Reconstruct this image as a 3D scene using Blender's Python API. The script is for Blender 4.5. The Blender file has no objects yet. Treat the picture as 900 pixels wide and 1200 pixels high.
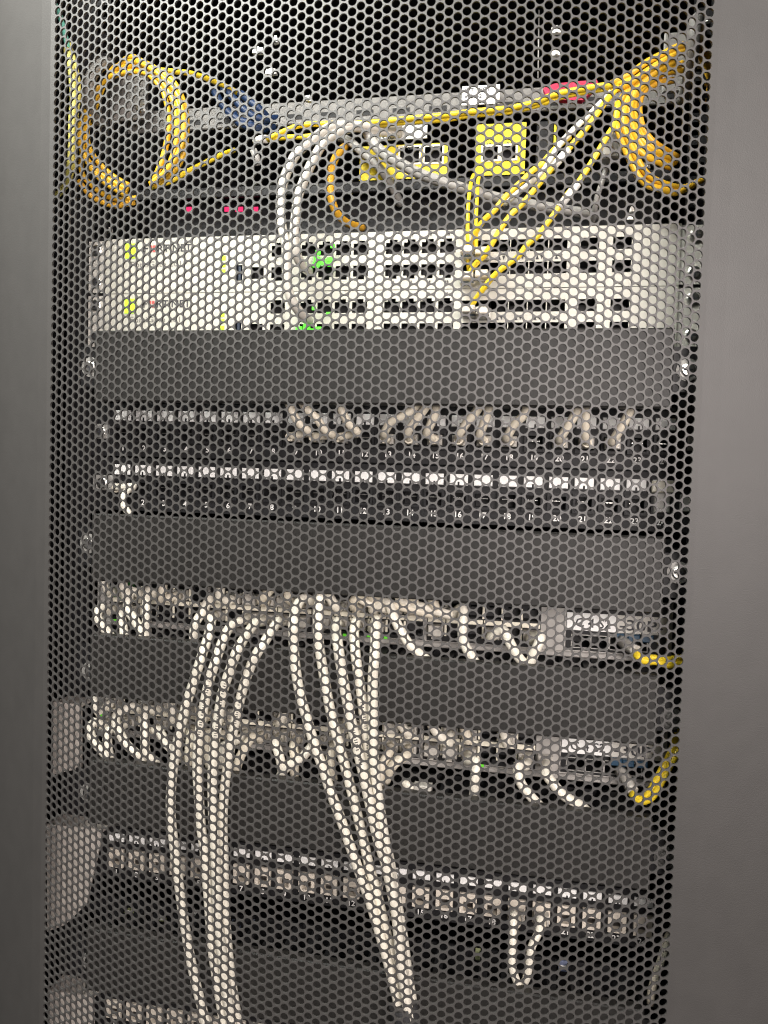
import bpy, math, random
from mathutils import Matrix, Vector
random.seed(7)
S = 0.001                     # everything below is written in millimetres
U = 44.45
sc = bpy.context.scene
col = sc.collection

# ------------------------------------------------------------------ camera
F_PX = 914.68
YAW, PITCH, ROLL = -0.18373, 0.04326, -0.03046
CAM = Vector((124.02, -595.07, -77.95))
def cam_axes():
    cy, sy, cp, sp = math.cos(YAW), math.sin(YAW), math.cos(PITCH), math.sin(PITCH)
    fwd = Vector((sy*cp, cy*cp, -sp)); right = Vector((cy, -sy, 0)); down = fwd.cross(right)
    cr, sr = math.cos(ROLL), math.sin(ROLL)
    return right*cr + down*sr, down*cr - right*sr, fwd
AX_R, AX_D, AX_F = cam_axes()
cam = bpy.data.cameras.new('camera'); cam.sensor_fit = 'HORIZONTAL'; cam.sensor_width = 36.0
cam.lens = 36.0*F_PX/900.0; cam.clip_start = 0.02; cam.clip_end = 50.0
cam_ob = bpy.data.objects.new('camera', cam); col.objects.link(cam_ob)
m = Matrix((AX_R, -AX_D, -AX_F)).transposed().to_4x4(); m.translation = CAM*S
cam_ob.matrix_world = m
sc.camera = cam_ob
def at(px, py, Y):
    """a point of the photograph (900 x 1200) on the upright plane y = Y, in mm"""
    d = AX_R*((px-450)/F_PX) + AX_D*((py-600)/F_PX) + AX_F
    t = (Y-CAM.y)/d.y
    return CAM + d*t

# ------------------------------------------------------------------ light
w = bpy.data.worlds.new('World'); sc.world = w; w.use_nodes = True
nt = w.node_tree; bg = nt.nodes['Background']
# the room: pale ceiling and upper walls above, dark floor below
tc = nt.nodes.new('ShaderNodeTexCoord'); sep = nt.nodes.new('ShaderNodeSeparateXYZ'); rp = nt.nodes.new('ShaderNodeValToRGB')
nt.links.new(tc.outputs['Generated'], sep.inputs[0])
mr = nt.nodes.new('ShaderNodeMapRange'); mr.inputs[1].default_value = -0.75; mr.inputs[2].default_value = 0.75
nt.links.new(sep.outputs['Z'], mr.inputs[0]); nt.links.new(mr.outputs[0], rp.inputs[0])
rp.color_ramp.elements[0].color = (0.012, 0.011, 0.010, 1); rp.color_ramp.elements[1].color = (0.80, 0.81, 0.76, 1)
e = rp.color_ramp.elements.new(0.5); e.color = (0.12, 0.112, 0.108, 1)
nt.links.new(rp.outputs[0], bg.inputs[0]); bg.inputs[1].default_value = 1.0
def area(name, loc, target, sx, sy, power, colour):
    l = bpy.data.lights.new(name, 'AREA'); l.shape = 'RECTANGLE'; l.size = sx; l.size_y = sy
    l.energy = power; l.color = colour
    o = bpy.data.objects.new(name, l); col.objects.link(o); o.location = loc
    o.rotation_euler = (Vector(target)-Vector(loc)).to_track_quat('-Z', 'Y').to_euler()
    return o
area('unseen_light', (0.92, -1.8, 0.24), (0, 0, -0.15), 1.3, 0.9, 92, (1.0, 0.905, 0.865))  # added frontal fill from the right, unseen, near camera height; no ceiling fixture
area('unseen_light', (-0.4, -0.5, 0.75), (-0.05, -0.05, 0.2), 0.7, 0.3, 52, (0.99, 1.0, 0.935))  # ceiling lamp drawn close so the upper door is brighter
sc.view_settings.view_transform = 'Standard'; sc.view_settings.look = 'None'
sc.view_settings.exposure = 0.0; sc.view_settings.gamma = 1.0
sc.view_settings.use_curve_mapping = False
sc.cycles.use_denoising = True; sc.cycles.pixel_filter_type = 'BLACKMAN_HARRIS'; sc.cycles.filter_width = 1.15
sc.cycles.max_bounces = 6; sc.cycles.diffuse_bounces = 3; sc.cycles.glossy_bounces = 3
sc.cycles.transmission_bounces = 4

# ------------------------------------------------------------------ materials
MATS = {}
def mat(name, rgb, rough=0.5, metal=0.0, var=0.12, scale=120.0, bump=0.0, bscale=900.0, emit=None, power=0.0, trans=0.0, spec=0.5):
    if name in MATS: return MATS[name]
    mt = bpy.data.materials.new(name); mt.use_nodes = True
    nt = mt.node_tree; b = nt.nodes['Principled BSDF']
    b.inputs['Roughness'].default_value = rough; b.inputs['Metallic'].default_value = metal
    b.inputs['Specular IOR Level'].default_value = spec
    tc = nt.nodes.new('ShaderNodeTexCoord')
    n = nt.nodes.new('ShaderNodeTexNoise'); n.inputs['Scale'].default_value = scale; n.inputs['Detail'].default_value = 4
    nt.links.new(tc.outputs['Object'], n.inputs['Vector'])
    r = nt.nodes.new('ShaderNodeValToRGB')
    r.color_ramp.elements[0].position = 0.3; r.color_ramp.elements[1].position = 0.7
    r.color_ramp.elements[0].color = tuple(c*(1-var) for c in rgb)+(1,)
    r.color_ramp.elements[1].color = tuple(min(1, c*(1+var)) for c in rgb)+(1,)
    nt.links.new(n.outputs['Fac'], r.inputs['Fac']); nt.links.new(r.outputs['Color'], b.inputs['Base Color'])
    if bump:
        n2 = nt.nodes.new('ShaderNodeTexNoise'); n2.inputs['Scale'].default_value = bscale; n2.inputs['Detail'].default_value = 2
        nt.links.new(tc.outputs['Object'], n2.inputs['Vector'])
        bp = nt.nodes.new('ShaderNodeBump'); bp.inputs['Strength'].default_value = bump; bp.inputs['Distance'].default_value = 0.0004
        nt.links.new(n2.outputs['Fac'], bp.inputs['Height']); nt.links.new(bp.outputs['Normal'], b.inputs['Normal'])
    if emit:
        b.inputs['Emission Color'].default_value = tuple(emit)+(1,); b.inputs['Emission Strength'].default_value = power
    if trans: b.inputs['Transmission Weight'].default_value = trans
    MATS[name] = mt
    return mt
DOOR = mat('door_powder_coat', (0.0285, 0.0268, 0.0258), 0.50, var=0.05, scale=60, bump=0.25, bscale=1400, spec=0.36)
COVER = mat('manager_cover_plastic', (0.0175, 0.0168, 0.0155), 0.5, var=0.06, scale=40, bump=0.1, spec=0.35)
BLACK = mat('black_plastic', (0.010, 0.010, 0.011), 0.5, spec=0.3)
BLACKM = mat('black_steel', (0.010, 0.010, 0.011), 0.55, spec=0.3)
INNER = mat('cabinet_inner_paint', (0.006, 0.006, 0.007), 0.7)
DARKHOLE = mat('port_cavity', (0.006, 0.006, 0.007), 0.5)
WHITE = mat('white_faceplate', (0.55, 0.535, 0.47), 0.45, var=0.03, scale=30)
EARM = mat('ear_steel', (0.58, 0.56, 0.51), 0.45, 0.0, var=0.08)
GREYF = mat('switch_grey', (0.36, 0.345, 0.325), 0.4, 0.1, var=0.12)
CREAM = mat('port_shield', (0.80, 0.76, 0.63), 0.35, 0.0, var=0.1)
LABELW = mat('label_paper', (0.86, 0.86, 0.84), 0.6, var=0.03)
STEEL = mat('bright_steel', (0.75, 0.74, 0.70), 0.28, 1.0, var=0.1)
GALV = mat('galvanised_steel', (0.36, 0.35, 0.33), 0.45, 0.3, var=0.15)
BARP = mat('bar_grey_paint', (0.165, 0.158, 0.148), 0.5, var=0.12)
LITP = mat('lit_patch_grey', (0.48, 0.44, 0.40), 0.5, var=0.18, scale=90)  # pale grey carries the brightness of the lit patches at left
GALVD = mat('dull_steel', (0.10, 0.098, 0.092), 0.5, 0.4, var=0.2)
GREYP = mat('grey_paint_steel', (0.20, 0.19, 0.178), 0.55, var=0.12, scale=60)
CABLE = mat('cream_cable_jacket', (0.78, 0.74, 0.64), 0.38, var=0.04, scale=200)
CABLE2 = mat('beige_cable_jacket', (0.72, 0.66, 0.54), 0.42, var=0.05, scale=200)
CABLEW = mat('white_cable_jacket', (0.80, 0.79, 0.74), 0.38, var=0.04, scale=200)
CABLET = mat('greyish_white_jacket', (0.56, 0.53, 0.475), 0.4, var=0.05, scale=200)
CABLEG = mat('grey_cable_jacket', (0.33, 0.32, 0.30), 0.45, var=0.06)
FIBREY = mat('bright_yellow_fibre_jacket', (0.86, 0.62, 0.03), 0.38, var=0.05, scale=150)
FIBRE = mat('yellow_fibre_jacket', (0.74, 0.43, 0.025), 0.38, var=0.06, scale=150)
FIBRE2 = mat('amber_fibre_jacket', (0.72, 0.38, 0.03), 0.4, var=0.08, scale=150)
LIME = mat('lime_yellow_jacket', (0.80, 0.74, 0.20), 0.42, var=0.05)
TEAL = mat('teal_jacket', (0.22, 0.66, 0.52), 0.45)
BLUE = mat('blue_jacket', (0.005, 0.022, 0.072), 0.5)
RED = mat('red_strap', (0.50, 0.012, 0.06), 0.5)
YELLOW = mat('yellow_label_face', (0.76, 0.60, 0.02), 0.5, var=0.04)
PLUG = mat('clear_plug', (0.46, 0.44, 0.40), 0.2, var=0.15, scale=400)
JACKL = mat('light_jack', (0.68, 0.62, 0.53), 0.45, var=0.08)
JACKI = mat('jack_inside_grey', (0.10, 0.09, 0.08), 0.5)
INK = mat('black_ink', (0.03, 0.03, 0.035), 0.6)
INKF = mat('faint_grey_ink', (0.16, 0.155, 0.145), 0.6)
INKR = mat('red_ink', (0.55, 0.10, 0.09), 0.6)
INKW = mat('white_print', (0.78, 0.77, 0.74), 0.6)
BLUEP = mat('blue_latch', (0.02, 0.06, 0.11), 0.4)
USBM = mat('usb_tongue', (0.02, 0.03, 0.05), 0.5)
PCB = mat('green_tab', (0.03, 0.16, 0.035), 0.5)
LEDG = mat('green_led', (0.1, 0.6, 0.05), 0.4, emit=(0.10, 0.85, 0.03), power=1.1)
LEDD = mat('dim_green_led', (0.08, 0.4, 0.03), 0.4, emit=(0.12, 0.55, 0.02), power=0.6)
LEDY = mat('lime_led', (0.4, 0.6, 0.05), 0.4, emit=(0.50, 0.80, 0.03), power=0.95)
LEDR = mat('red_led', (0.5, 0.03, 0.08), 0.4, emit=(0.95, 0.03, 0.16), power=1.0)
SLEEVE = mat('black_braided_sleeve', (0.03, 0.03, 0.032), 0.6, bump=0.6, bscale=700)
STICKG = mat('dim_green_print', (0.20, 0.22, 0.11), 0.6)
STICKB = mat('dim_blue_print', (0.10, 0.12, 0.19), 0.6)

# ------------------------------------------------------------------ helpers
WLOC = {}
def thing(name, label, cat, loc, group=None):
    o = bpy.data.objects.new(name, None); o.empty_display_size = 0.01
    col.objects.link(o); o.location = Vector(loc)*S
    o['label'] = label; o['category'] = cat
    if group: o['group'] = group
    WLOC[o.name] = Vector(loc)
    return o
class MB:
    def __init__(s): s.v = []; s.f = []; s.smooth = False
    def box(s, x0, x1, y0, y1, z0, z1, faces=None):
        b = len(s.v)
        s.v += [(x0,y0,z0),(x1,y0,z0),(x1,y1,z0),(x0,y1,z0),(x0,y0,z1),(x1,y0,z1),(x1,y1,z1),(x0,y1,z1)]
        for q in ((0,1,5,4),(1,2,6,5),(2,3,7,6),(3,0,4,7),(4,5,6,7),(3,2,1,0)): s.f.append(tuple(b+i for i in q))
        return s
    def cbox(s, x0, x1, y0, y1, z0, z1, c=1.0):
        """box whose front (low y) edges are chamfered"""
        b = len(s.v)
        s.v += [(x0+c,y0,z0+c),(x1-c,y0,z0+c),(x1-c,y0,z1-c),(x0+c,y0,z1-c),
                (x0,y0+c,z0),(x1,y0+c,z0),(x1,y0+c,z1),(x0,y0+c,z1),
                (x0,y1,z0),(x1,y1,z0),(x1,y1,z1),(x0,y1,z1)]
        s.f.append((b,b+1,b+2,b+3))
        for r in (0, 4):
            for i in range(4):
                j = (i+1) % 4; s.f.append((b+r+i, b+r+4+i, b+r+4+j, b+r+j))
        s.f.append((b+11,b+10,b+9,b+8))
        return s
    def quad(s, a, b_, c, d):
        b = len(s.v); s.v += [tuple(a),tuple(b_),tuple(c),tuple(d)]; s.f.append((b,b+1,b+2,b+3)); return s
    def cup(s, x0, x1, y0, y1, z0, z1):
        """open-fronted box: a recess seen from low y"""
        b = len(s.v)
        s.v += [(x0,y0,z0),(x1,y0,z0),(x1,y0,z1),(x0,y0,z1),(x0,y1,z0),(x1,y1,z0),(x1,y1,z1),(x0,y1,z1)]
        for q in ((0,4,5,1),(1,5,6,2),(2,6,7,3),(3,7,4,0),(4,7,6,5)): s.f.append(tuple(b+i for i in q))
        return s
    def plate(s, x0, x1, z0, z1, y, holes, t=1.2):
        xs = sorted({x0, x1, *[h[0] for h in holes], *[h[1] for h in holes]}); zs = sorted({z0, z1, *[h[2] for h in holes], *[h[3] for h in holes]})
        xs = [x for x in xs if x0-1e-6 <= x <= x1+1e-6]; zs = [z for z in zs if z0-1e-6 <= z <= z1+1e-6]
        b = len(s.v); nz = len(zs)
        for x in xs:
            for z in zs: s.v.append((x, y, z))
        for i in range(len(xs)-1):
            for j in range(nz-1):
                cx, cz = (xs[i]+xs[i+1])/2, (zs[j]+zs[j+1])/2
                if any(h[0] < cx < h[1] and h[2] < cz < h[3] for h in holes): continue
                s.f.append((b+i*nz+j, b+(i+1)*nz+j, b+(i+1)*nz+j+1, b+i*nz+j+1))
        s.quad((x0,y,z1),(x1,y,z1),(x1,y+t,z1),(x0,y+t,z1)); s.quad((x0,y,z0),(x0,y+t,z0),(x1,y+t,z0),(x1,y,z0))
        s.quad((x0,y,z0),(x0,y,z1),(x0,y+t,z1),(x0,y+t,z0)); s.quad((x1,y,z0),(x1,y+t,z0),(x1,y+t,z1),(x1,y,z1))
        return s
    def tube(s, pts, r, n=8, cap=True, taper=None):
        s.smooth = True
        b = len(s.v); up = Vector((0.123, 1, 0.077)).normalized(); prev = None; N = len(pts)
        for i, p in enumerate(pts):
            d = (pts[min(i+1,N-1)]-pts[max(i-1,0)]).normalized()
            a = (prev if prev is not None else up); a = a-d*a.dot(d)
            if a.length < 1e-5: a = d.orthogonal()
            a.normalize(); prev = a; c = d.cross(a)
            rr = r if taper is None else r+(taper-r)*i/(N-1)
            for k in range(n):
                t = 2*math.pi*k/n; q = p+(a*math.cos(t)+c*math.sin(t))*rr; s.v.append(tuple(q))
        for i in range(N-1):
            for k in range(n):
                k2 = (k+1) % n; s.f.append((b+i*n+k, b+i*n+k2, b+(i+1)*n+k2, b+(i+1)*n+k))
        if cap:
            s.f.append(tuple(b+k for k in range(n))[::-1]); s.f.append(tuple(b+(N-1)*n+k for k in range(n)))
        return s
    def disc(s, x, y, z, r, t, n=14, dome=0.0):
        """round head facing low y"""
        b = len(s.v)
        for yy, rr in ((y+t, r), (y+t*0.25, r), (y, r*0.78)):
            for k in range(n): s.v.append((x+rr*math.cos(2*math.pi*k/n), yy, z+rr*math.sin(2*math.pi*k/n)))
        for q in (0, 1):
            for k in range(n):
                k2 = (k+1) % n; s.f.append((b+q*n+k, b+q*n+k2, b+(q+1)*n+k2, b+(q+1)*n+k))
        s.f.append(tuple(b+2*n+k for k in range(n)))
        return s
    def ring(s, x, z, y, w, h, wi, hi, d, dz=0.0):
        """rectangular bezel of depth d: outer w x h, inner opening wi x hi shifted by dz"""
        X0,X1,Z0,Z1 = x-w/2,x+w/2,z-h/2,z+h/2; a0,a1,c0,c1 = x-wi/2,x+wi/2,z+dz-hi/2,z+dz+hi/2
        s.box(X0,a0,y,y+d,Z0,Z1); s.box(a1,X1,y,y+d,Z0,Z1); s.box(a0,a1,y,y+d,c1,Z1); s.box(a0,a1,y,y+d,Z0,c0)
        return s
    def prism(s, poly, y0, y1):
        """poly: (x,z) list, anticlockwise seen from low y"""
        b = len(s.v); n = len(poly)
        s.v += [(x,y0,z) for x,z in poly]+[(x,y1,z) for x,z in poly]
        s.f.append(tuple(b+i for i in range(n))); s.f.append(tuple(b+n+i for i in range(n))[::-1])
        for i in range(n):
            j = (i+1) % n; s.f.append((b+i, b+n+i, b+n+j, b+j))
        return s
    def mesh(s, name, material, off=Vector((0,0,0))):
        me = bpy.data.meshes.new(name)
        me.from_pydata([((v[0]-off[0])*S, (v[1]-off[1])*S, (v[2]-off[2])*S) for v in s.v], [], s.f)
        if s.smooth: me.polygons.foreach_set('use_smooth', [len(p.vertices) == 4 for p in me.polygons])
        me.materials.append(material); me.update()
        return me
def part(name, mb, material, parent, label=None):
    off = WLOC[parent.name]
    o = bpy.data.objects.new(name, mb.mesh(name, material, off)); col.objects.link(o); o.parent = parent
    WLOC[o.name] = off.copy()
    if label: o['label'] = label
    return o
def inst(name, me, parent, loc):
    """a part that shares its mesh with its look-alikes; loc in world mm"""
    o = bpy.data.objects.new(name, me); col.objects.link(o); o.parent = parent
    o.location = (Vector(loc)-WLOC[parent.name])*S; WLOC[o.name] = Vector(loc)
    return o
TXT = {}
def text(s, x, y, z, h, material, parent, name='lettering', align='LEFT', squash=1.0, bold=0.12):
    key = (s, h, material.name, align, squash, bold)
    if key not in TXT:
        cu = bpy.data.curves.new('t', 'FONT'); cu.body = s; cu.size = h*S/0.69; cu.align_x = align; cu.resolution_u = 2; cu.offset = bold*S
        ob = bpy.data.objects.new('t', cu); col.objects.link(ob)
        bpy.context.view_layer.update()
        me = bpy.data.meshes.new_from_object(ob.evaluated_get(bpy.context.evaluated_depsgraph_get()))
        bpy.data.objects.remove(ob); bpy.data.curves.remove(cu)
        for v in me.vertices: v.co = Vector((v.co.x*squash, 0, v.co.y))
        me.materials.clear(); me.materials.append(material); me.name = name; TXT[key] = me
    return inst(name, TXT[key], parent, (x, y, z))
def spline(P, step=5.0):
    P = [Vector(p) for p in P]
    if len(P) == 2: P = [P[0], (P[0]+P[1])/2, P[1]]
    Q = [P[0]*2-P[1]]+P+[P[-1]*2-P[-2]]; out = []
    for i in range(1, len(Q)-2):
        a, b, c, d = Q[i-1:i+3]; n = max(2, int((c-b).length/step))
        for k in range(n):
            t = k/n; out.append(0.5*((b*2)+(c-a)*t+(a*2-b*5+c*4-d)*t*t+(b*3-a-c*3+d)*t**3))
    out.append(P[-1]); return out

# ------------------------------------------------------------------ cabinet
cab = thing('rack_cabinet', 'dark grey equipment cabinet whose bowed mesh door fills the picture', 'cabinet', (0, 300, -640))
part('side_panel', MB().box(-322, -318, -30, 700, -640, 380), INNER, cab)
part('side_panel', MB().box(318, 322, -30, 700, -640, 380), INNER, cab)
part('back_panel', MB().box(-318, 318, 696, 700, -640, 380), INNER, cab)
part('roof_panel', MB().box(-318, 318, -30, 696, 376, 380), INNER, cab)
part('floor_panel', MB().box(-318, 318, -30, 696, -640, -636), INNER, cab)
for sx in (-1, 1):
    xa, xb = (-262, -226) if sx < 0 else (226, 262)
    holes = []
    k = -13
    z = -14.5*U
    while z < 7.5*U:
        for dz in (6.35, 22.22, 38.1):
            holes.append((sx*232.5-4.75, sx*232.5+4.75, z+dz-4.75, z+dz+4.75))
        z += U
    rail = part('mounting_rail', MB().plate(xa, xb, -630, 370, 3.0, holes, t=2.0), BLACKM, cab)
    part('rail_flange', MB().box(xb-2 if sx > 0 else xa, xb if sx > 0 else xa+2, 5.1, 45, -630, 370), BLACKM, rail)
    # rail seen behind the left holes: a slim upright edge strip
    part('upright_post', MB().box(sx*286-6, sx*286+6, -6, 30, -630, 370), BLACKM, cab)

# ------------------------------------------------------------------ perforated door
P, R0, AX, AY = 6.508, 850.3, -2.06, -96.7
HOLE = 0.434*P; THK = 1.4; CS = 0.8660254*P; HEX = P/math.sqrt(3)
ROWS = (-88, 50)
FOLD, FANG = 238.5, math.radians(2.5)
def bow(s_, z, d=0.0):
    a = s_/R0
    if abs(s_) > FOLD:          # the plain margin leaves the bow in a soft fold
        sg = 1 if s_ > 0 else -1; a = FOLD/R0; x, y = R0*math.sin(a), R0-R0*math.cos(a); t = a-(FANG if sg > 0 else -0.25); L = abs(s_)-FOLD
        x += L*math.cos(t)-d*math.sin(t); y += L*math.sin(t)+d*math.cos(t)
        return (AX+sg*x, AY+y, z)
    return (AX+(R0-d)*math.sin(a), AY+R0-(R0-d)*math.cos(a), z)
mb = MB()
angs = [math.pi*k/6 for k in range(12)]
outer = [(HEX if k % 2 == 0 else P/2) for k in range(12)]
for kc in range(82):
    s0 = (kc-40.5)*CS; zo = 0.2 if kc % 2 == 0 else 0.7
    for n in range(*ROWS):
        z0 = (n+zo)*P; b = len(mb.v)
        for k in range(12):
            c, s_ = math.cos(angs[k]), math.sin(angs[k])
            mb.v.append(bow(s0+outer[k]*c, z0+outer[k]*s_))
            mb.v.append(bow(s0+HOLE*c, z0+HOLE*s_))
            mb.v.append(bow(s0+HOLE*1.0*c, z0+HOLE*1.0*s_, THK))
        for k in range(12):
            j = (k+1) % 12
            mb.f.append((b+3*k, b+3*j, b+3*j+1, b+3*k+1))
            mb.f.append((b+3*k+1, b+3*j+1, b+3*j+2, b+3*k+2))
door = part('perforated_door', mb, DOOR, cab, 'bowed dark grey door sheet full of round holes')
EDGE = 40.5*CS
SM = 360.0
for side in (-1, 1):
    mb = MB(); zo = 0.2 if side < 0 else 0.7
    pl = []
    for n in range(*ROWS):
        z0 = (n+zo)*P; pl += [(EDGE+HEX/2, z0-P/2), (EDGE+HEX, z0)]
    pl.append((EDGE+HEX/2, (ROWS[1]-1+zo)*P+P/2))
    prof = [EDGE+HEX+3+i*(SM-EDGE-HEX-3)/10 for i in range(11)]
    for i in range(len(pl)-1):
        (a0, za), (a1, zb) = pl[i], pl[i+1]
        rowA = [a0]+prof; rowB = [a1]+prof
        for j in range(len(rowA)-1):
            q = [bow(side*rowA[j], za), bow(side*rowA[j+1], za), bow(side*rowB[j+1], zb), bow(side*rowB[j], zb)]
            mb.quad(*(q if side > 0 else q[::-1]))
        q = [bow(side*SM, za), bow(side*SM, za, 45), bow(side*SM, zb, 45), bow(side*SM, zb)]
        mb.quad(*(q if side > 0 else q[::-1]))
    mb2 = mb; mb2.smooth = False
    part('door_margin', mb2, DOOR, door, 'plain unperforated %s margin of the door' % ('left' if side < 0 else 'right'))
for top in (0, 1):
    mb = MB(); ztop = (ROWS[1]-1+0.7)*P+0.1 if top else (ROWS[0]+0.2)*P-0.1
    for i in range(60):
        s0, s1 = -SM+i*2*SM/60, -SM+(i+1)*2*SM/60
        za, zb = (ztop, ztop+45) if top else (ztop-45, ztop)
        mb.quad(bow(s0, za, -0.6), bow(s1, za, -0.6), bow(s1, zb, -0.6), bow(s0, zb, -0.6))
    part('door_rail', mb, DOOR, door)

# ------------------------------------------------------------------ ports
def rj_holes(x, z, up=1):
    return [(x-5.9, x+5.9, z-4.2, z+4.2), (x-3.0, x+3.0, z+4.2, z+6.4) if up > 0 else (x-3.0, x+3.0, z-6.4, z-4.2)]
RJ = {}
def rj_port(parent, x, y, z, up=1, name='ethernet_port'):
    if up not in RJ:
        mbp = MB().cup(-5.9, 5.9, 0.05, 12, -4.2, 4.2)
        mbp.cup(-3.0, 3.0, 0.05, 8, 4.2, 6.4) if up > 0 else mbp.cup(-3.0, 3.0, 0.05, 8, -6.4, -4.2)
        RJ[up] = mbp.mesh(name, DARKHOLE)
    return inst(name, RJ[up], parent, (x, y, z))
SFPM = None
def sfp_port(parent, x, y, z):
    global SFPM
    if SFPM is None:
        SFPM = MB().cup(-6.6, 6.6, 0.05, 20, -4.4, 4.4).mesh('fibre_port', DARKHOLE)
    return inst('fibre_port', SFPM, parent, (x, y, z))
SCREW = MB().disc(0, 0, 0, 4.6, 2.2).mesh('mounting_screw', STEEL)
SLOTM = MB().box(-3.2, 3.2, -0.25, 0.6, -0.6, 0.6).box(-0.6, 0.6, -0.26, 0.6, -3.2, 3.2).mesh('screw_cross_slot', INK)
WASH = MB().disc(0, 0, 0, 7.6, 1.2).mesh('cup_washer', GALV)
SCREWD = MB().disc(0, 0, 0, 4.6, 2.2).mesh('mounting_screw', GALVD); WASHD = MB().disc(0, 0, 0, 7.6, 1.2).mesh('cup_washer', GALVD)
def screw(parent, x, y, z, washer=True, dim=False):
    o = inst('mounting_screw', SCREWD if dim else SCREW, parent, (x, y-2.2, z))
    inst('screw_cross_slot', SLOTM, o, (x, y-2.2, z))
    if washer: inst('cup_washer', WASHD if dim else WASH, o, (x, y-1.0, z))

# ------------------------------------------------------------------ firewalls
def Xp(px, py, Y=0.0): return at(px, py, Y).x
def firewall(zb, label, tx):
    zt = zb+U-0.6; z0 = zb
    t = thing('firewall_appliance', label, 'firewall', (0, 100, zb), 'white firewall appliances')
    za, zc = zb+U*0.70, zb+U*0.325          # upper and lower port rows
    ref = 295
    holes = []; ports = []
    def rj(x, z, up): holes.extend(rj_holes(x, z, up)); ports.append(('r', x, z, up))
    def sfp(x, z): holes.append((x-6.6, x+6.6, z-4.4, z+4.4)); ports.append(('s', x, z, 0))
    xusb, xcon, xmg = Xp(281, ref), Xp(302, ref), Xp(327, ref)
    holes.append((xusb-2.6, xusb+2.6, zc-5.8, zc+6.5))
    holes.append((xcon-5.4, xcon+5.4, zc-4.6, zc+4.6)); ports.append(('c', xcon, zc, 0))
    rj(xmg, za, 1); rj(xmg, zc, -1)
    xa = Xp(362, ref)
    for i in range(4): rj(xa+i*13.9, za, 1); rj(xa+i*13.9, zc, -1)
    xa = Xp(461, ref)
    for i in range(4): rj(xa+i*13.9, za, 1); rj(xa+i*13.9, zc, -1)
    xa = Xp(553, ref)
    for i in range(2):  sfp(xa+i*13.7, za); sfp(xa+i*13.7, zc)
    xa = Xp(587, ref)
    for i in range(4): sfp(xa+i*13.9, za); sfp(xa+i*13.9, zc)
    for px in (691, 729):
        x = Xp(px, ref); sfp(x, za); sfp(x, zc)
    x0, x1 = Xp(122, 300), Xp(797, 300)
    part('faceplate', MB().plate(x0, x1, z0, zt, 0, holes, 1.2), WHITE, t)
    part('chassis', MB().box(x0+3, x1-3, 22, 300, z0+1, zt-1), BLACKM, t)
    for sx in (-1, 1):
        e = part('mounting_ear', MB().box(-241 if sx < 0 else x1+0.4, x0-0.4 if sx < 0 else 241, 1.2, 3.0-0.4, z0+1, zt-1), EARM, t)
        for dz in (9, 35): screw(t, sx*233.5, 1.2, zb+dz, washer=False)
    for k, x, z, up in ports:
        if k == 'r': rj_port(t, x, 0, z, up)
        elif k == 's': sfp_port(t, x, 0, z)
        else: part('console_port', MB().cup(x-5.4, x+5.4, 0.05, 10, z-4.6, z+4.6), DARKHOLE, t)
    part('usb_port', MB().cup(xusb-2.6, xusb+2.6, 0.05, 8, zc-5.8, zc+6.5).box(xusb-1.0, xusb+1.0, 0.6, 6, zc-5, zc+5.6), USBM, t)
    # groove lines of the port blocks
    for pa, pb in ((445, 541), (668, 673), (711, 715), (748, 752)):
        xa, xb = Xp(pa, ref), Xp(pb, ref)
        for x in ((xa, xb) if pb-pa > 10 else ((xa+xb)/2,)): part('block_groove', MB().box(x-0.35, x+0.35, -0.25, 0.5, zb+4, zb+U-5), EARM, t)
    # lettering
    xl = Xp(168.5, 300); h = 5.8
    text('F', xl, -0.3, zb+U*0.735, h, INK, t, 'brand_lettering', bold=0.14)
    part('brand_emblem', MB().box(xl+5.3, xl+7.3, -0.4, 0.2, zb+U*.735, zb+U*.735+2.2).box(xl+5.3, xl+7.3, -0.4, 0.2, zb+U*.735+3.0, zb+U*.735+5.4)
         .box(xl+8.0, xl+10.2, -0.4, 0.2, zb+U*.735, zb+U*.735+2.2).box(xl+8.0, xl+10.2, -0.4, 0.2, zb+U*.735+3.0, zb+U*.735+5.4), INKR, t)
    text('RTINET', xl+11.6, -0.3, zb+U*0.735, h, INK, t, 'brand_lettering', squash=1.06, bold=0.14)
    text(tx, Xp(153, 312), -0.3, zb+U*0.47, 4.4, INKF, t, 'model_lettering', squash=1.25, bold=0.02)
    # small port numbers and arrow marks
    xa = Xp(461, ref)
    for i in range(4):
        text(str(9+2*i), xa+i*13.9, -0.3, zb+U*0.895, 2.0, INK, t, 'port_number', 'CENTER'); text(str(10+2*i), xa+i*13.9, -0.3, zb+U*0.10, 2.0, INK, t, 'port_number', 'CENTER')
    xa = Xp(587, ref); a = MB()
    for i in range(4):
        x = xa+i*13.9; zz = zb+U*0.5
        a.prism([(x-2.2, zz-1.6), (x+0.2, zz-1.6), (x-1.0, zz+1.6)], -0.4, 0.2); a.prism([(x+1.0, zz+1.6), (x+2.2, zz-1.6), (x+3.4, zz+1.6)], -0.4, 0.2)
    part('arrow_mark', a, INK, t)
    # status lamps
    part('status_lamp', MB().cbox(Xp(147, 300), Xp(161, 300), -1.0, 0.5, zb+U*.63, zb+U*.90, 0.5), LEDY, t)
    x = Xp(262, 305)
    for q in (0.36, 0.48, 0.60): part('status_lamp', MB().cbox(x-1.8, x+1.8, -0.8, 0.5, zb+U*q-1.8, zb+U*q+1.8, 0.5), LEDY, t)
    if zb > U: lamps = ((373, .50, 2.6), (381, .46, 2.8), (388, .49, 2.2), (372, .41, 2.6), (388, .41, 2.0), (374, .62, 2.0), (391, .72, 1.8))
    else: lamps = ((354, .30, 2.6), (363, .34, 2.8), (376, .29, 2.8), (369, .27, 2.2), (371, .66, 1.6), (388, .56, 1.8))
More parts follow.
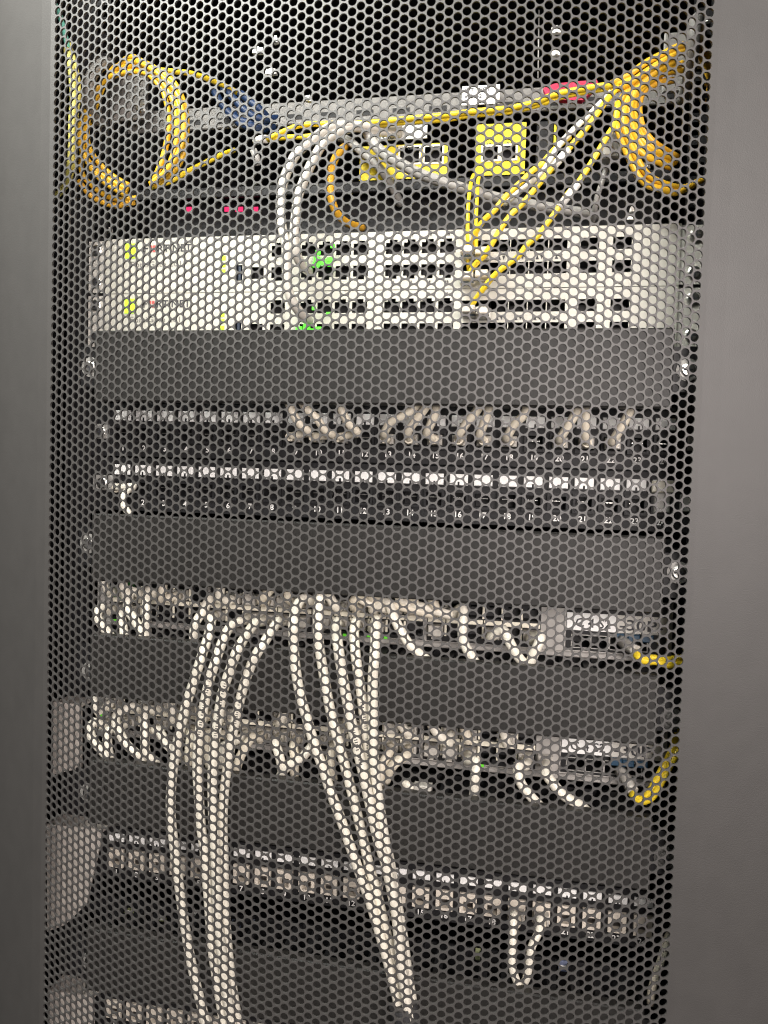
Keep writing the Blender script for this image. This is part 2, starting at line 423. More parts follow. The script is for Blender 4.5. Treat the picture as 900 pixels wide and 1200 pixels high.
    for pa, q, hw in lamps:
        x = Xp(pa+1, 312); part('link_lamp', MB().cbox(x-hw, x+hw, -7.4, -6.0, zb+U*q-hw*.8, zb+U*q+hw*.8, 0.4), LEDG, t)
    return t
firewall(1.5*U, 'white firewall appliance, upper of the two, its whole front visible', 'FortiGate 201F')
firewall(0.5*U, 'white firewall appliance, lower of the two, half hidden by the dark cover below', 'FortiGate 201F')

# ------------------------------------------------------------------ cable managers
YC = -52.0
FING = MB().cbox(-3.2, 3.2, -44, -2, -1.2, 1.2, 0.8).mesh('duct_finger', BLACK)
def manager(zt, zb, scr, label):
    zc = (zt+zb)/2
    t = thing('cable_manager', label, 'cable manager', (10, 0, zb), 'horizontal cable managers with dark covers')
    x0, x1 = -203.5, 214.0
    part('front_cover', MB().cbox(x0, x1, YC, YC+2.4, zb, zt, 1.0).box(x0, x1, YC+2.45, YC+9, zt-2.0, zt-0.05).box(x0, x1, YC+2.45, YC+9, zb+0.05, zb+2.0), COVER, t)
    part('base_plate', MB().box(-226, 226, -0.6, 1.4, zc-U/2+1, zc+U/2-1), BLACKM, t)
    for sx in (-1, 1):
        xe = x0 if sx < 0 else x1
        part('end_bracket', MB().box(min(xe+sx*0.4, xe+sx*14), max(xe+sx*0.4, xe+sx*14), YC+6, YC+8, zc-15, zc+15)
             .box(min(xe+sx*0.4, xe+sx*3), max(xe+sx*0.4, xe+sx*3), YC+8.1, -1, zc-15, zc+15), BLACK, t)
    sl = at(scr[0], scr[1], YC+4)
    screw(t, sl.x, YC+6, sl.z)
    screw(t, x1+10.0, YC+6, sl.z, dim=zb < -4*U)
    for i in range(25):
        x = x0+10+i*16.5
        inst('duct_finger', FING, t, (x, 0, zt-3.6)); inst('duct_finger', FING, t, (x, 0, zb+3.6))
    return t
manager(0.60*U, -0.585*U, (105, 430), 'dark grey cable manager cover directly under the white firewalls')
manager(-2.51*U, -3.665*U, (103, 637), 'dark grey cable manager cover under the two numbered black patch panels')
manager(-4.60*U, -5.68*U, (105, 787), 'dark grey cable manager cover between the two network switches')
manager(-6.80*U, -7.92*U, (103, 930), 'dark grey cable manager cover below the lower network switch')
manager(-9.80*U, -10.92*U, (105, 1128), 'dark grey cable manager cover at the foot, under the light-jacked patch panel')

# ------------------------------------------------------------------ patch panels
QX, X0 = 18.51, 5.87
def port_x(k): return (k-12.5)*QX+X0
def patch_panel(zb, label, light=False, numbers=True, labelmat=LABELW):
    t = thing('patch_bay', label, 'patch panel', (0, 20, zb), 'patch panels')
    zt = zb+U-0.8
    if not light:
        zl, zj = zb+U*0.76, zb+U*0.42
        holes = [(port_x(k)-6, port_x(k)+6, zj-5, zj+5) for k in range(1, 25)]
        win = MB().cbox(-6.9, 6.9, -1.6, 0, -4.2, 4.2, 0.4).mesh('label_window', labelmat)
        clip = MB().box(-7.9, 7.9, -1.1, 0, -5.2, -4.25).box(-7.9, 7.9, -1.1, 0, 4.25, 5.2).box(-0.7, 0.7, -1.9, 0, -4.2, -1.6).mesh('label_frame', BLACK)
        jk = MB().ring(0, 0, -2.6, 15.6, 14.2, 11.9, 9.9, 2.55).cup(-5.95, 5.95, 0.02, 13, -4.95, 4.95).mesh('jack', BLACK)
        pins = MB()
        for i in range(8): pins.box(-3.9+i*1.0, -3.4+i*1.0, 3, 9, 1.0, 1.6)
        pins = pins.mesh('contact_pins', STEEL)
    else:
        zl, zj = zb+U*0.79, zb+U*0.40
        holes = [(port_x(k)-7, port_x(k)+7, zj-8, zj+8) for k in range(1, 25)]
        win = MB().cbox(-6.8, 6.8, -1.6, 0, -3.0, 3.4, 0.4).mesh('label_window', labelmat)
        clip = MB().box(-7.6, 7.6, -1.1, 0, -4.0, -3.05).box(-0.6, 0.6, -1.9, 0, -3.0, -1.2).mesh('label_frame', BLACK)
        jk = MB().ring(0, 0, -1.8, 13.2, 15.6, 7.6, 7.0, 6, dz=-2.2).box(-4.0, 4.0, -1.0, 0, 2.2, 4.6).mesh('jack', JACKL)
        pins = MB().cup(-4.05, 4.05, 0.2, 9, -5.75, 1.35).mesh('jack_opening', JACKI)
    part('panel_plate', MB().plate(-241, 241, zb+0.4, zt, 0, holes, 1.6), BLACKM, t)
    part('backing', MB().box(-222, 222, 16, 40, zb+3, zt-3), INNER, t)
    for k in range(1, 25):
        x = port_x(k)
        wdw = inst('label_window', win, t, (x, 0, zl)); inst('label_frame', clip, wdw, (x, -0.02, zl))
        j = inst('jack', jk, t, (x, 0, zj)); inst('contact_pins' if not light else 'jack_opening', pins, j, (x, 0, zj))
        if numbers: text(str(k), x, -0.35, zb+(5.2 if not light else 3.2), 4.3, INKW, t, 'port_number', 'CENTER')
    return t
p1 = patch_panel(-1.5*U, 'black numbered patch panel with a row of beige cords bending up from it')
p2 = patch_panel(-2.5*U, 'black numbered patch panel with bright white label windows and almost no cords')
p3 = patch_panel(-9.5*U, 'patch panel with light beige jacks and label strip above the lowest dark cover', light=True)
p4 = patch_panel(-12.45*U, 'light-jacked patch panel cut off at the bottom left corner', light=True, labelmat=JACKL)
# grey end brackets of the two black panels
def bracket(parent, px0, px1, py0, py1, Y=-4, m=GALV):
    a, b = at(px0, py1, Y), at(px1, py0, Y)
    o = part('end_bracket', MB().cbox(a.x, b.x, Y, -0.2, a.z, b.z, 0.8), m, parent)
    return o
bracket(p1, 110, 126, 497, 514); bracket(p2, 108, 133, 557, 574)
for px, py in ((118, 506), (120, 566)):
    c = at(px, py, -5); screw(p1 if py < 530 else p2, c.x, -4.2, c.z, washer=False)
bracket(p1, 806, 814, 511, 528); bracket(p2, 764, 791, 564, 577, m=CREAM); bracket(p2, 766, 786, 578, 601)
bracket(p2, 797, 810, 580, 600)

# ------------------------------------------------------------------ switches
YS = -12.0
def switch(zb, label, word):
    t = thing('network_switch', label, 'network switch', (0, 100, zb), 'grey network switches')
    zt = zb+U-0.8; z_up, z_lo = zb+U*0.64, zb+U*0.31
    holes = []; ports = []
    xa = -203.0
    for c in range(24):
        x = xa+c*14.0+(c//6)*3.2
        for z, up in ((z_up, 1), (z_lo, -1)): holes.extend(rj_holes(x, z, up)); ports.append((x, z, up))
    sf = [Xp(px, 750, YS) for px in (681, 703, 725, 747)]
    zs = zb+U*0.27
    for x in sf: holes.append((x-6.6, x+6.6, zs-4.4, zs+4.4))
    blocks = []
    for g in range(4):
        xc = xa+g*6*14.0+g*3.2; blocks.append((xc-7.2, xc+5*14.0+7.2, zb+U*0.11, zb+U*0.90))
    ub = (Xp(663, 740, YS), 224.0, zb+U*0.115, zb+U*0.95)
    fh = blocks+[ub]
    part('uplink_block', MB().plate(ub[0]+0.1, ub[1]-0.1, ub[2]+0.1, ub[3]-0.1, YS+0.3, [(x-6.6, x+6.6, zs-4.4, zs+4.4) for x in sf], 1.2), BLACK, t)
    part('faceplate', MB().plate(-221, 228, zb+0.4, zt, YS, fh, 1.5), GREYF, t)
    for bk in blocks:
        part('port_block', MB().plate(bk[0]+0.1, bk[1]-0.1, bk[2]+0.1, bk[3]-0.1, YS+0.4, [h for h in holes if bk[0] < h[0] < bk[1]], 1.2), BLACK, t)
    part('chassis', MB().box(-219, 226, YS+21, 260, zb+1, zt-1), BLACKM, t)
    part('chassis_skin', MB().box(-220.5, -219.2, YS+1.6, 259, zb+1, zt-1).box(226.2, 227.5, YS+1.6, 259, zb+1, zt-1), GREYF, t)
    for x, z, up in ports: rj_port(t, x, YS+0.4, z, up)
    for x in sf:
        sfp_port(t, x, YS+0.3, zs); part('cage_edge', MB().ring(x, zs, YS-0.5, 14.4, 10.0, 13.2, 8.8, 0.7), GALV, t)
    # cream port shields between the two rows, and dividers
    sh = MB().cbox(-6.6, 6.6, -0.9, 0, -1.9, 1.9, 0.3).mesh('port_shield', CREAM)
    dv = MB().cbox(-0.85, 0.85, -0.7, 0, -4.6, 4.8, 0.2).mesh('port_divider', CREAM)
    for c in range(24):
        x = xa+c*14.0+(c//6)*3.2
        inst('port_shield', sh, t, (x, YS-0.02, (z_up+z_lo)/2))
        if c % 6 != 5: inst('port_divider', dv, t, (x+7, YS-0.02, z_up)); inst('port_divider', dv, t, (x+7, YS-0.02, z_lo))
    lip = MB().cbox(-219, 226, YS-3.0, YS-0.05, zb+0.4, zb+4.4, 0.8)
    part('lower_lip', lip, GREYF, t)
    # model strip on the right
    xl, xm, xr = Xp(664, 730, YS), Xp(722, 730, YS), Xp(785, 730, YS)
    part('model_strip', MB().cbox(xl, xm, YS-0.8, YS-0.05, zb+U*0.45, zb+U*0.74, 0.2), LABELW, t, 'bright white half of the model strip')
    part('model_strip', MB().cbox(xm+0.1, xr, YS-0.7, YS-0.05, zb+U*0.45, zb+U*0.74, 0.2), EARM, t, 'grey half of the model strip')
    text(word[0], xl+6, YS-0.95, zb+U*0.51, 6.4, INK, t, 'model_lettering', bold=0.12); text(word[1], xm+2, YS-0.95, zb+U*0.50, 7.6, INK, t, 'model_lettering', squash=1.3, bold=0.15)
    for px in (728, 742, 758):
        x = Xp(px, 745, YS); part('latch_tab', MB().cbox(x-4, x+4, YS-5, YS-0.1, zs+3.0, zs+8.0, 0.6), BLUEP, t)
    return t
s1 = switch(-4.6*U, 'grey network switch above, feeding the two hanging bundles of white cords', ('C 4 S2', '-30P-'))
s2 = switch(-6.65*U, 'grey network switch below, with short cords looping from its ports', ('C 4 S2', '-30P-'))
for t, pts in ((s1, ((155, 681), (146, 683), (135, 727), (404, 744), (432, 745), (452, 747))), (s2, ((118, 838), (565, 897)))):
    for px, py in pts:
        c = at(px, py, YS-3); part('link_lamp', MB().cbox(c.x-1.3, c.x+1.3, YS-4.2, YS-2.9, c.z-0.9, c.z+0.9, 0.3), LEDD, t)
for px, py, w_ in ((150, 684, 9), (138, 697, 12), (146, 700, 10)):
    c = at(px, py, YS-2); part('ejector_tab', MB().cbox(c.x-w_/2, c.x+w_/2, YS-2.4, YS-0.1, c.z-2, c.z+2, 0.4), PCB, s1)

# ------------------------------------------------------------------ upper compartment
# lacing bar
a = at(232, 147, 40); b = at(232, 118, 40)
zb0 = at(500, 137, 40).z; zt0 = at(500, 110, 40).z
bar = thing('lacing_bar', 'grey horizontal lacing bar across the upper compartment', 'bar', (0, 40, zb0))
part('bar_face', MB().cbox(-230, 236, 40, 42, zb0, zt0, 0.8), BARP, bar)
part('bar_flange', MB().box(-230, 236, 42.1, 60, zt0-2, zt0-0.3), BARP, bar)
slot = MB().box(-7, 7, -0.4, 0.3, -2.2, 2.2).mesh('slot', INNER)
for i in range(14): inst('slot', slot, bar, (-170+i*30, 40, zb0+6))
# dark appliance with red lamps, and the shelf above it
zd = at(450, 262, 50).z
dk = thing('dark_appliance', 'black half-hidden appliance with red lamps behind the white firewalls', 'appliance', (0, 120, 2.52*U))
part('case', MB().cbox(-215, 215, 50, 260, 2.52*U, at(300, 228, 50).z, 1.5), BLACK, dk)
for px in (221, 266, 280, 299):
    c = at(px, 245, 49); part('red_lamp', MB().cbox(c.x-(2.4 if px != 280 else 3.4), c.x+(2.4 if px != 280 else 3.4), 48.6, 50.1, c.z-1.9, c.z+1.9, 0.5), LEDR, dk)
for i in range(10): part('vent_slot', MB().box(-60+i*16, -50+i*16, 49.7, 50.1, 2.62*U, 2.66*U), GREYF, dk)
zsh = at(500, 208, 30).z
shf = thing('rack_shelf', 'dark steel rack shelf carrying the two yellow-fronted converters', 'shelf', (0, 130, zsh-3))
part('tray', MB().box(-222, 222, 34, 280, zsh-3, zsh-1), BLACKM, shf)
part('front_lip', MB().cbox(-222, 222, 31, 33.9, zsh-9, zsh-0.5, 0.6), BLACKM, shf)
# converters
def converter(px0, px1, py0, py1, label, ports, Yf=30.0):
    a, b = at(px0, py1, Yf), at(px1, py0, Yf)
    zb, zt = zsh-0.3, b.z
    t = thing('media_converter', label, 'media converter', ((a.x+b.x)/2, Yf+40, zb), 'yellow-fronted media converters')
    hs = [(at(p0, py0, Yf).x, at(p1, py0, Yf).x, at(p0, q1, Yf).z, at(p0, q0, Yf).z) for p0, p1, q0, q1 in ports]
    part('front_label', MB().plate(a.x, b.x, zb, zt, Yf, hs, 1.0), YELLOW, t)
    part('case', MB().box(a.x+0.5, b.x-0.5, Yf+14, Yf+110, zb+0.2, zt-0.3), BLACK, t)
    for h in hs:
        part('port_socket', MB().cup(h[0], h[1], Yf+0.05, Yf+12, h[2], h[3]), DARKHOLE, t)
        part('socket_rim', MB().ring((h[0]+h[1])/2, (h[2]+h[3])/2, Yf-0.6, h[1]-h[0]+1.2, h[3]-h[2]+1.2, h[1]-h[0]-1.8, h[3]-h[2]-1.8, 0.9), CREAM, t)
    return t, a, b, zb, zt
t, a, b, zb, zt = converter(421, 525, 167, 206, 'wide yellow-fronted media converter with two sockets, left one', [(468, 493, 172, 193), (497, 520, 171, 192)])
for i, s_ in enumerate(('10', '100', 'FX', '1000')): text(s_, a.x+30+i*9, 29.6, zt-4.2, 2.4, INK, t, 'lettering')
t, a, b, zb, zt = converter(556, 617, 143, 205, 'tall yellow-fronted media converter with two sockets, right one', [(566, 586, 171, 189), (588, 607, 170, 188)])
text('18', a.x+8, 29.6, zt-18, 3.2, INK, t, 'lettering'); text('26', a.x+24, 29.6, zt-18, 3.2, INK, t, 'lettering')
part('side_module', MB().cbox(b.x+8, b.x+21, 34, 80, zb, zt+2, 0.8), BLACK, t); part('side_module_edge', MB().cbox(b.x+21.2, b.x+23.2, 33, 80, zb+10, zt, 0.4), YELLOW, t)
# labels
def tagplate(px0, px1, py0, py1, Y, label, lines, mt=LABELW, h=3.2):
    a, b = at(px0, py1, Y), at(px1, py0, Y)
    t = thing('paper_label', label, 'label', ((a.x+b.x)/2, Y, a.z), None)
    part('paper', MB().cbox(a.x, b.x, Y-0.6, Y+0.4, a.z, b.z, 0.2), mt, t)
    for i, s_ in enumerate(lines): text(s_, a.x+2, Y-0.85, b.z-(i+1)*(h+1.8), h, INK, t, 'lettering')
tagplate(441, 501, 146, 165, 27, 'small white printed label above the left yellow converter', ('01-5 LA', '15  05'), h=3.4)
tagplate(541, 586, 99, 124, 34, 'white printed label stuck on the grey bar above the right converter', ('WT  WCT', 'W2 1-2'), h=3.0)
# red strap, blue cord bundle
def free(name, label, cat, pts, r, material, group=None, n=8, ends=None, closed=False, cname='cord'):
    P3 = [at(*p) for p in pts]
    lo = min(P3, key=lambda q: q.z)
    t = thing(name, label, cat, lo, group)
    part(cname, MB().tube(spline(P3, 4.0), r, n), material, t)
    for e in (ends or []):
        e(t)
    return t
a0, b0 = at(636, 119, 26), at(702, 97, 26)
t = thing('red_strap', 'red hook-and-loop strap at the right end of the grey bar', 'strap', ((a0.x+b0.x)/2, 30, a0.z))
part('band', MB().prism([(a0.x+4, a0.z), (b0.x-12, a0.z-2), (b0.x, b0.z-3), (b0.x-2, b0.z+1), (a0.x+8, b0.z), (a0.x, b0.z-3)], 23, 29), RED, t)
t = thing('blue_cable_bundle', 'blue cords bundled in front of the grey bar, left side', 'cable', at(285, 148, 20))
for i, pts in enumerate((((252, 108, 34), (262, 125, 22), (278, 140, 18), (300, 146, 20), (322, 150, 30)), ((262, 104, 34), (276, 118, 20), (290, 132, 16), (306, 140, 18), (326, 139, 30)), ((282, 110, 36), (292, 118, 24), (304, 128, 20), (316, 141, 30)), ((272, 130, 24), (282, 146, 18), (296, 148, 18), (312, 152, 28)))):
    part('cord', MB().tube(spline([at(*p) for p in pts], 4), 3.2, 8), BLUE, t)

# right-hand cable ring and left-hand cable ring (grey steel)
def ring_bracket(pts, label, r=3.0):
    P3 = [at(*p) for p in pts]
    t = thing('cable_ring', label, 'cable ring', min(P3, key=lambda q: q.z), 'grey cable rings')
    part('hoop', MB().tube(spline(P3, 5), r, 8), GREYP, t)
    return t
t = ring_bracket([(800, 118, 20), (806, 96, 0), (812, 60, -20), (814, 30, -22), (818, 24, -10), (820, 50, 10), (818, 80, 20)], 'grey steel cable ring holding the right yellow fibre coil', 4.5)
q0, q1 = at(776, 108, 24), at(812, 36, 24)
part('ring_plate', MB().cbox(q0.x, q1.x, 24, 27, q0.z, q1.z, 0.8), GREYP, t)
t = ring_bracket([(128, 146, 20), (112, 140, 0), (104, 118, -18), (106, 92, -22), (118, 76, -12), (128, 74, 8), (134, 90, 20)], 'grey steel cable ring inside the left yellow fibre coil', 4.5)
q0, q1 = at(124, 142, 24), at(172, 84, 24)
part('ring_plate', MB().cbox(q0.x, q1.x, 24, 27, q0.z, q1.z, 0.8), GREYP, t)
part('bolt', MB().disc(at(166, 126, 22).x, 20, at(166, 126, 22).z, 5, 3), STEEL, t)

# ------------------------------------------------------------------ fibre cords at the top
FR = 2.3
def fibre(label, pts, material=FIBREY, r=2.15, boots=(), group='yellow fibre cords', name='fibre_cable'):
    t = free(name, label, 'cable', pts, r, material, group)
    for p, q, mt, rr in boots:
        part('boot', MB().tube([at(*p), (at(*p)+at(*q))/2, at(*q)], rr, 8), mt, t)
    return t
def coil(name, label, cx, cy, Y, loops, wob, material, seed, group):
    rnd = random.Random(seed)
    pts = []
    for (rx, ry, ox, oy, dy, a0, a1) in loops:
        n = max(10, int(abs(a1-a0)/18))
        for i in range(n):
            a = math.radians(a0+(a1-a0)*i/n)
            pts.append((cx+ox+rx*math.cos(a)+rnd.uniform(-wob, wob), cy+oy-ry*math.sin(a)+rnd.uniform(-wob, wob), Y+dy+rnd.uniform(-1.5, 1.5)))
    return pts
# left coil: four turns, each turn its own mesh of the same cord
lt = thing('fibre_coil', 'yellow fibre cord coiled in an oval at the top left', 'cable', at(160, 225, -20), 'yellow fibre coils')
LC = [
 [(150,223,-14),(139,217,-16),(125,209,-18),(109,196,-20),(98,178,-20),(96,157,-18),(103,124,-12),(118,98,-6),(139,87,-8),(168,85,-14),(184,97,-18),(193,112,-20),(198,139,-20),(195,169,-20),(188,193,-20),(180,212,-18)],
 [(152,218,-10),(141,212,-12),(128,203,-14),(115,190,-16),(104,172,-16),(102,150,-14),(108,122,-8),(124,96,-2),(150,68,-12),(166,72,-16),(186,83,-20),(204,97,-22),(215,119,-22),(219,144,-22),(215,180,-20),(204,200,-20),(186,214,-18)],
 [(157,237,-8),(136,241,-8),(118,236,-8),(104,227,-10),(92,212,-12)],
 [(160,232,-4),(140,234,-6),(122,228,-6),(108,217,-8),(96,202,-10),(98,168,-6),(110,130,0),(130,84,-4),(152,76,-10),(176,80,-16),(198,98,-18),(208,118,-20),(209,144,-20),(206,175,-20),(196,198,-18),(182,217,-16)],
 [(181,219,-22),(200,190,-24),(207,160,-25),(206,130,-25),(198,108,-24),(186,92,-20),(165,78,-14),(146,79,-8),(134,84,0)],
 [(176,216,-26),(196,200,-27),(211,176,-28),(216,146,-28),(211,118,-28),(199,98,-26),(182,84,-22),(162,73,-16),(144,74,-8)],
 [(148,228,-18),(132,220,-20),(116,208,-22),(103,190,-23),(94,168,-22),(95,145,-18),(103,126,-12)],
 [(214,176,-24),(212,140,-26),(209,122,-26),(196,92,-22),(172,75,-16),(150,73,-8)],
]
for i, c in enumerate(LC): part('turn', MB().tube(spline([at(*p) for p in c], 3), FR, 8), FIBRE if i != 2 else FIBRE2, lt)
fibre('thin yellow fibre cord leaving the left coil to the upper right', [(172,76,-18),(186,82,-20),(205,84,-14),(217,85,-8),(231,88,0),(247,94,12),(268,103,30),(285,112,60)])
fibre('thin yellow fibre cord leaving the left coil to the lower right', [(176,219,-18),(190,216,-16),(204,210,-12),(220,201,-4),(236,193,6),(256,183,20),(275,176,50)])
# lime vertical cords
for i, (pts, lab) in enumerate((([(78,58,-46),(80,66,-48),(84,85,-50),(86,117,-50),(84,144,-50),(84,171,-48),(82,193,-42),(77,216,-20),(66,230,-8)], 'lime yellow cord hanging at the far left edge, the longer strand'),
                   ([(80,52,-42),(86,72,-44),(90,92,-44),(91,112,-44),(88,135,-40),(87,160,-24),(86,190,-18),(80,212,-10)], 'lime yellow cord hanging at the far left edge, the shorter strand beside it'))):
    free('lime_cable', lab, 'cable', pts, 2.6, LIME, 'lime cords at the left edge')
free('teal_cable', 'teal cord curling at the top left corner', 'cable', [(65,6,-40),(69,16,-42),(73,28,-44),(77,44,-46),(80,58,-44)], 2.0, TEAL)
# right coil
rt = thing('fibre_coil', 'yellow fibre cord coiled in a ring at the top right', 'cable', at(780, 226, -20), 'yellow fibre coils')
RC = [
 [(716,98,-24),(736,88,-26),(756,74,-26),(777,63,-24),(799,53,-20),(818,54,-10),(829,66,0),(832,90,6),(830,120,8)],
 [(722,106,-22),(740,96,-26),(760,82,-26),(780,70,-24),(800,60,-18),(816,62,-8),(826,76,2),(829,100,6)],
 [(826,209,-4),(813,216,-8),(792,226,-14),(777,222,-20),(761,218,-24),(750,209,-26),(741,193,-28),(732,173,-28),(725,155,-28),(722,138,-26),(727,118,-24),(742,100,-22),(762,88,-20),(786,78,-16)],
 [(792,190,-10),(783,184,-16),(772,176,-22),(763,170,-24),(753,160,-26),(745,144,-26),(743,122,-24),(748,106,-22),(764,92,-18),(784,84,-12),(806,84,-4)],
 [(794,184,-8),(780,176,-14),(768,168,-20),(758,158,-22),(751,142,-22),(749,124,-20),(754,108,-18),(770,98,-14),(790,94,-8)],
 [(786,196,-14),(772,190,-20),(757,183,-26),(745,172,-28),(737,156,-28),(733,136,-26),(736,116,-24),(750,96,-22),(770,78,-20),(792,68,-14)],
 [(820,212,-6),(800,220,-10),(780,216,-18),(763,208,-24),(752,196,-28),(743,178,-30),(735,160,-30),(731,140,-28),(735,118,-26),(750,100,-24),(768,84,-22),(790,72,-16)],
 [(790,186,-14),(776,181,-20),(764,175,-25),(752,164,-28),(744,148,-28),(740,132,-26),(744,114,-24),(758,98,-20),(776,84,-16),(796,76,-10)],
 [(788,194,-12),(770,186,-20),(758,178,-26),(748,164,-29),(741,146,-29),(739,126,-27),(746,106,-25),(762,92,-22)],
 [(800,222,-8),(784,218,-14),(766,212,-20),(752,200,-24),(743,184,-26),(734,164,-26),(729,142,-24),(732,122,-22),(744,106,-20)],
 [(788,188,-12),(774,184,-18),(760,176,-22),(749,166,-24),(741,150,-24),(738,130,-22),(742,112,-20),(756,98,-16),(778,86,-12),(800,74,-6)],
]
for i, c in enumerate(RC): part('turn', MB().tube(spline([at(*p) for p in c], 3), FR, 8), FIBRE if i not in (4,) else FIBRE2, rt)
fibre('long yellow fibre cord running along the grey bar, upper strand', [(313,163,20),(335,153,18),(352,147,16),(380,145,14),(429,144,10),(478,139,6),(521,135,2),(551,131,0),(573,129,-2),(595,127,-4),(627,120,-10),(649,111,-14),(683,104,-18),(721,98,-24),(745,92,-26)])
fibre('long yellow fibre cord running along the grey bar, lower strand', [(313,164,22),(335,161,20),(360,160,18),(400,154,16),(440,147,13),(478,143,9),(521,140,5),(551,135,3),(595,131,-1),(627,124,-7),(660,113,-12),(690,107,-16),(725,101,-22)])
t = thing('fibre_connector', 'small white fibre connector at the left end of the long yellow cords', 'connector', at(302, 195, 20))
part('shell', MB().tube([at(313,163,20), at(306,163,21), at(299,166,24)], 3.2, 8), CABLEW, t)
part('second_shell', MB().tube([at(297,176,20), at(301,186,20), at(303,194,22)], 3.0, 8), CABLEG, t)
# diagonal cords
fibre('yellow and white fibre cord slanting from right coil, uppermost yellow', [(724,102,-24),(712,116,-26),(700,133,-28),(688,149,-28),(677,162,-28),(665,176,-28),(646,198,-28),(633,214,-28),(611,240,-26),(601,249,-26),(588,266,-25),(578,283,-24),(567,300,-20),(556,311,-14),(548,326,-4)],
      boots=[((666,175,-28),(647,197,-28),CABLEW,2.9)])
fibre('white fibre cord slanting beside the yellow ones', [(716,108,-22),(692,133,-24),(674,150,-24),(656,169,-24),(643,190,-22),(632,206,-20),(612,222,-10),(590,240,0)], material=CABLEW)
fibre('yellow fibre cord slanting down to the left firewall cages', [(668,160,-20),(650,175,-22),(635,192,-22),(624,200,-22),(612,212,-22),(602,221,-22),(592,231,-22),(580,246,-22),(569,256,-20),(558,271,-16),(554,286,-6),(552,296,2)])
fibre('yellow fibre cord slanting lowest, with a long white section', [(724,120,-26),(721,143,-28),(710,162,-30),(699,181,-30),(687,200,-30),(676,216,-30),(666,226,-30),(655,243,-30),(641,262,-29),(630,277,-28),(617,287,-27),(608,300,-26),(588,315,-24),(578,324,-22),(566,339,-18),(554,356,-8),(549,366,2)],
      boots=[((677,215,-30),(655,243,-30),CABLEW,2.9)])
fibre('thin yellow fibre cord hanging straight from the right converter, inner one', r=1.5, pts=[(562,205,20),(560,214,0),(559,234,-10),(558,250,-14),(558,270,-14),(558,290,-10),(556,305,0)])
fibre('thin yellow fibre cord hanging straight from the right converter, outer one', r=1.5, pts=[(555,205,20),(552,214,0),(549,236,-10),(548,263,-14),(548,285,-12),(548,300,-4),(549,318,2)])
free('amber_cable', 'thick amber cord curving down left of the wide converter', 'cable', [(404,172,24),(396,180,12),(389,196,4),(387,214,0),(388,232,0),(395,250,6),(408,262,20),(425,267,45)], 3.2, FIBRE2)
# fibre transceivers plugged into the firewalls
for px, py, lab in ((549, 300, 'upper left'), (566, 302, 'upper right'), (549, 330, 'lower left'), (566, 328, 'lower right'), (551, 368, 'lower appliance left'), (567, 370, 'lower appliance right')):
    c = at(px, py, 0)
    t = thing('fibre_transceiver', 'metal fibre transceiver in the white firewalls, %s of the cluster' % lab, 'transceiver', (c.x, -4, c.z-4), 'fibre transceivers')
    part('body', MB().cbox(c.x-5.6, c.x+5.6, -9, 3, c.z-3.6, c.z+3.6, 0.8), EARM, t); part('bail_latch', MB().ring(c.x, c.z, -11, 9.5, 6.6, 7.5, 4.8, 1.2), BLUEP if 'left' in lab else STEEL, t)
    part('connector', MB().cbox(c.x-4.6, c.x+4.6, -20, -9.1, c.z-2.6, c.z+2.6, 0.8), JACKL, t)
# white cords at the top, grey thick cord
def plugged(t, p, d=(0, -1, 0), boot=CABLE2, plug=PLUG, L=10, rb=3.6):
    """an RJ plug that starts in the socket at p (mm) with its strain-relief boot"""
    p = Vector(p)
    part('plug', MB().cbox(p.x-5.5, p.x+5.5, p.y-7, p.y+6, p.z-3.9, p.z+3.9, 0.8), plug, t)
    part('boot', MB().tube([p+Vector((0,-7.05,0)), p+Vector((0,-7.05-L*0.5,0)), p+Vector((0,-7.05-L,-0.4))], 4.3, 8, taper=3.3), boot, t)
t = free('white_patch_cable', 'white cord arching at the top, outer of the two', 'cable', [(470,150,24),(440,150,14),(415,147,4),(387,149,-6),(365,165,-14),(349,178,-18),(340,193,-20),(332,214,-22),(329,237,-24),(330,263,-30),(335,286,-38),(336,310,-40),(337,336,-40),(343,354,-38),(354,369,-28),(362,376,-8)], 3.7, CABLET, 'white cords arching at the top')
t = free('white_patch_cable', 'white cord arching at the top, inner of the two', 'cable', [(470,156,26),(440,154,16),(417,149,6),(395,156,-4),(379,168,-10),(368,186,-16),(358,207,-20),(350,229,-24),(347,247,-26),(345,268,-36),(345,285,-38),(348,300,-36),(355,312,-26),(362,318,-10)], 3.7, CABLET, 'white cords arching at the top')
free('grey_cable', 'thick grey cord slanting across below the wide yellow converter', 'cable', [(428,150,20),(438,168,10),(452,182,6),(470,192,4),(490,203,4),(515,212,6),(540,220,10),(565,227,14),(600,236,20),(660,246,34),(700,252,45)], 4.2, CABLEG)
free('grey_cable', 'grey cord curving behind the amber cord', 'cable', [(396,160,30),(410,166,24),(424,178,20),(438,190,18),(452,206,24),(462,224,34),(470,240,44)], 3.4, CABLEG)
free('grey_cable', 'thin grey cord hanging left of the right fibre coil', 'cable', [(712,190,10),(706,212,8),(700,230,8),(697,246,14),(694,262,30)], 2.0, CABLEG)
t = thing('adapter_block', 'small grey adapter hanging under the right fibre coil', 'adapter', at(715, 185, -6))
c = at(716, 168, -6); part('body', MB().cbox(c.x-6, c.x+8, -6, 6, c.z-10, c.z+8, 1.2), CABLEG, t); part('face', MB().cbox(c.x-5, c.x+1, -7, -6.1, c.z-8, c.z-2, 0.4), CABLEW, t)
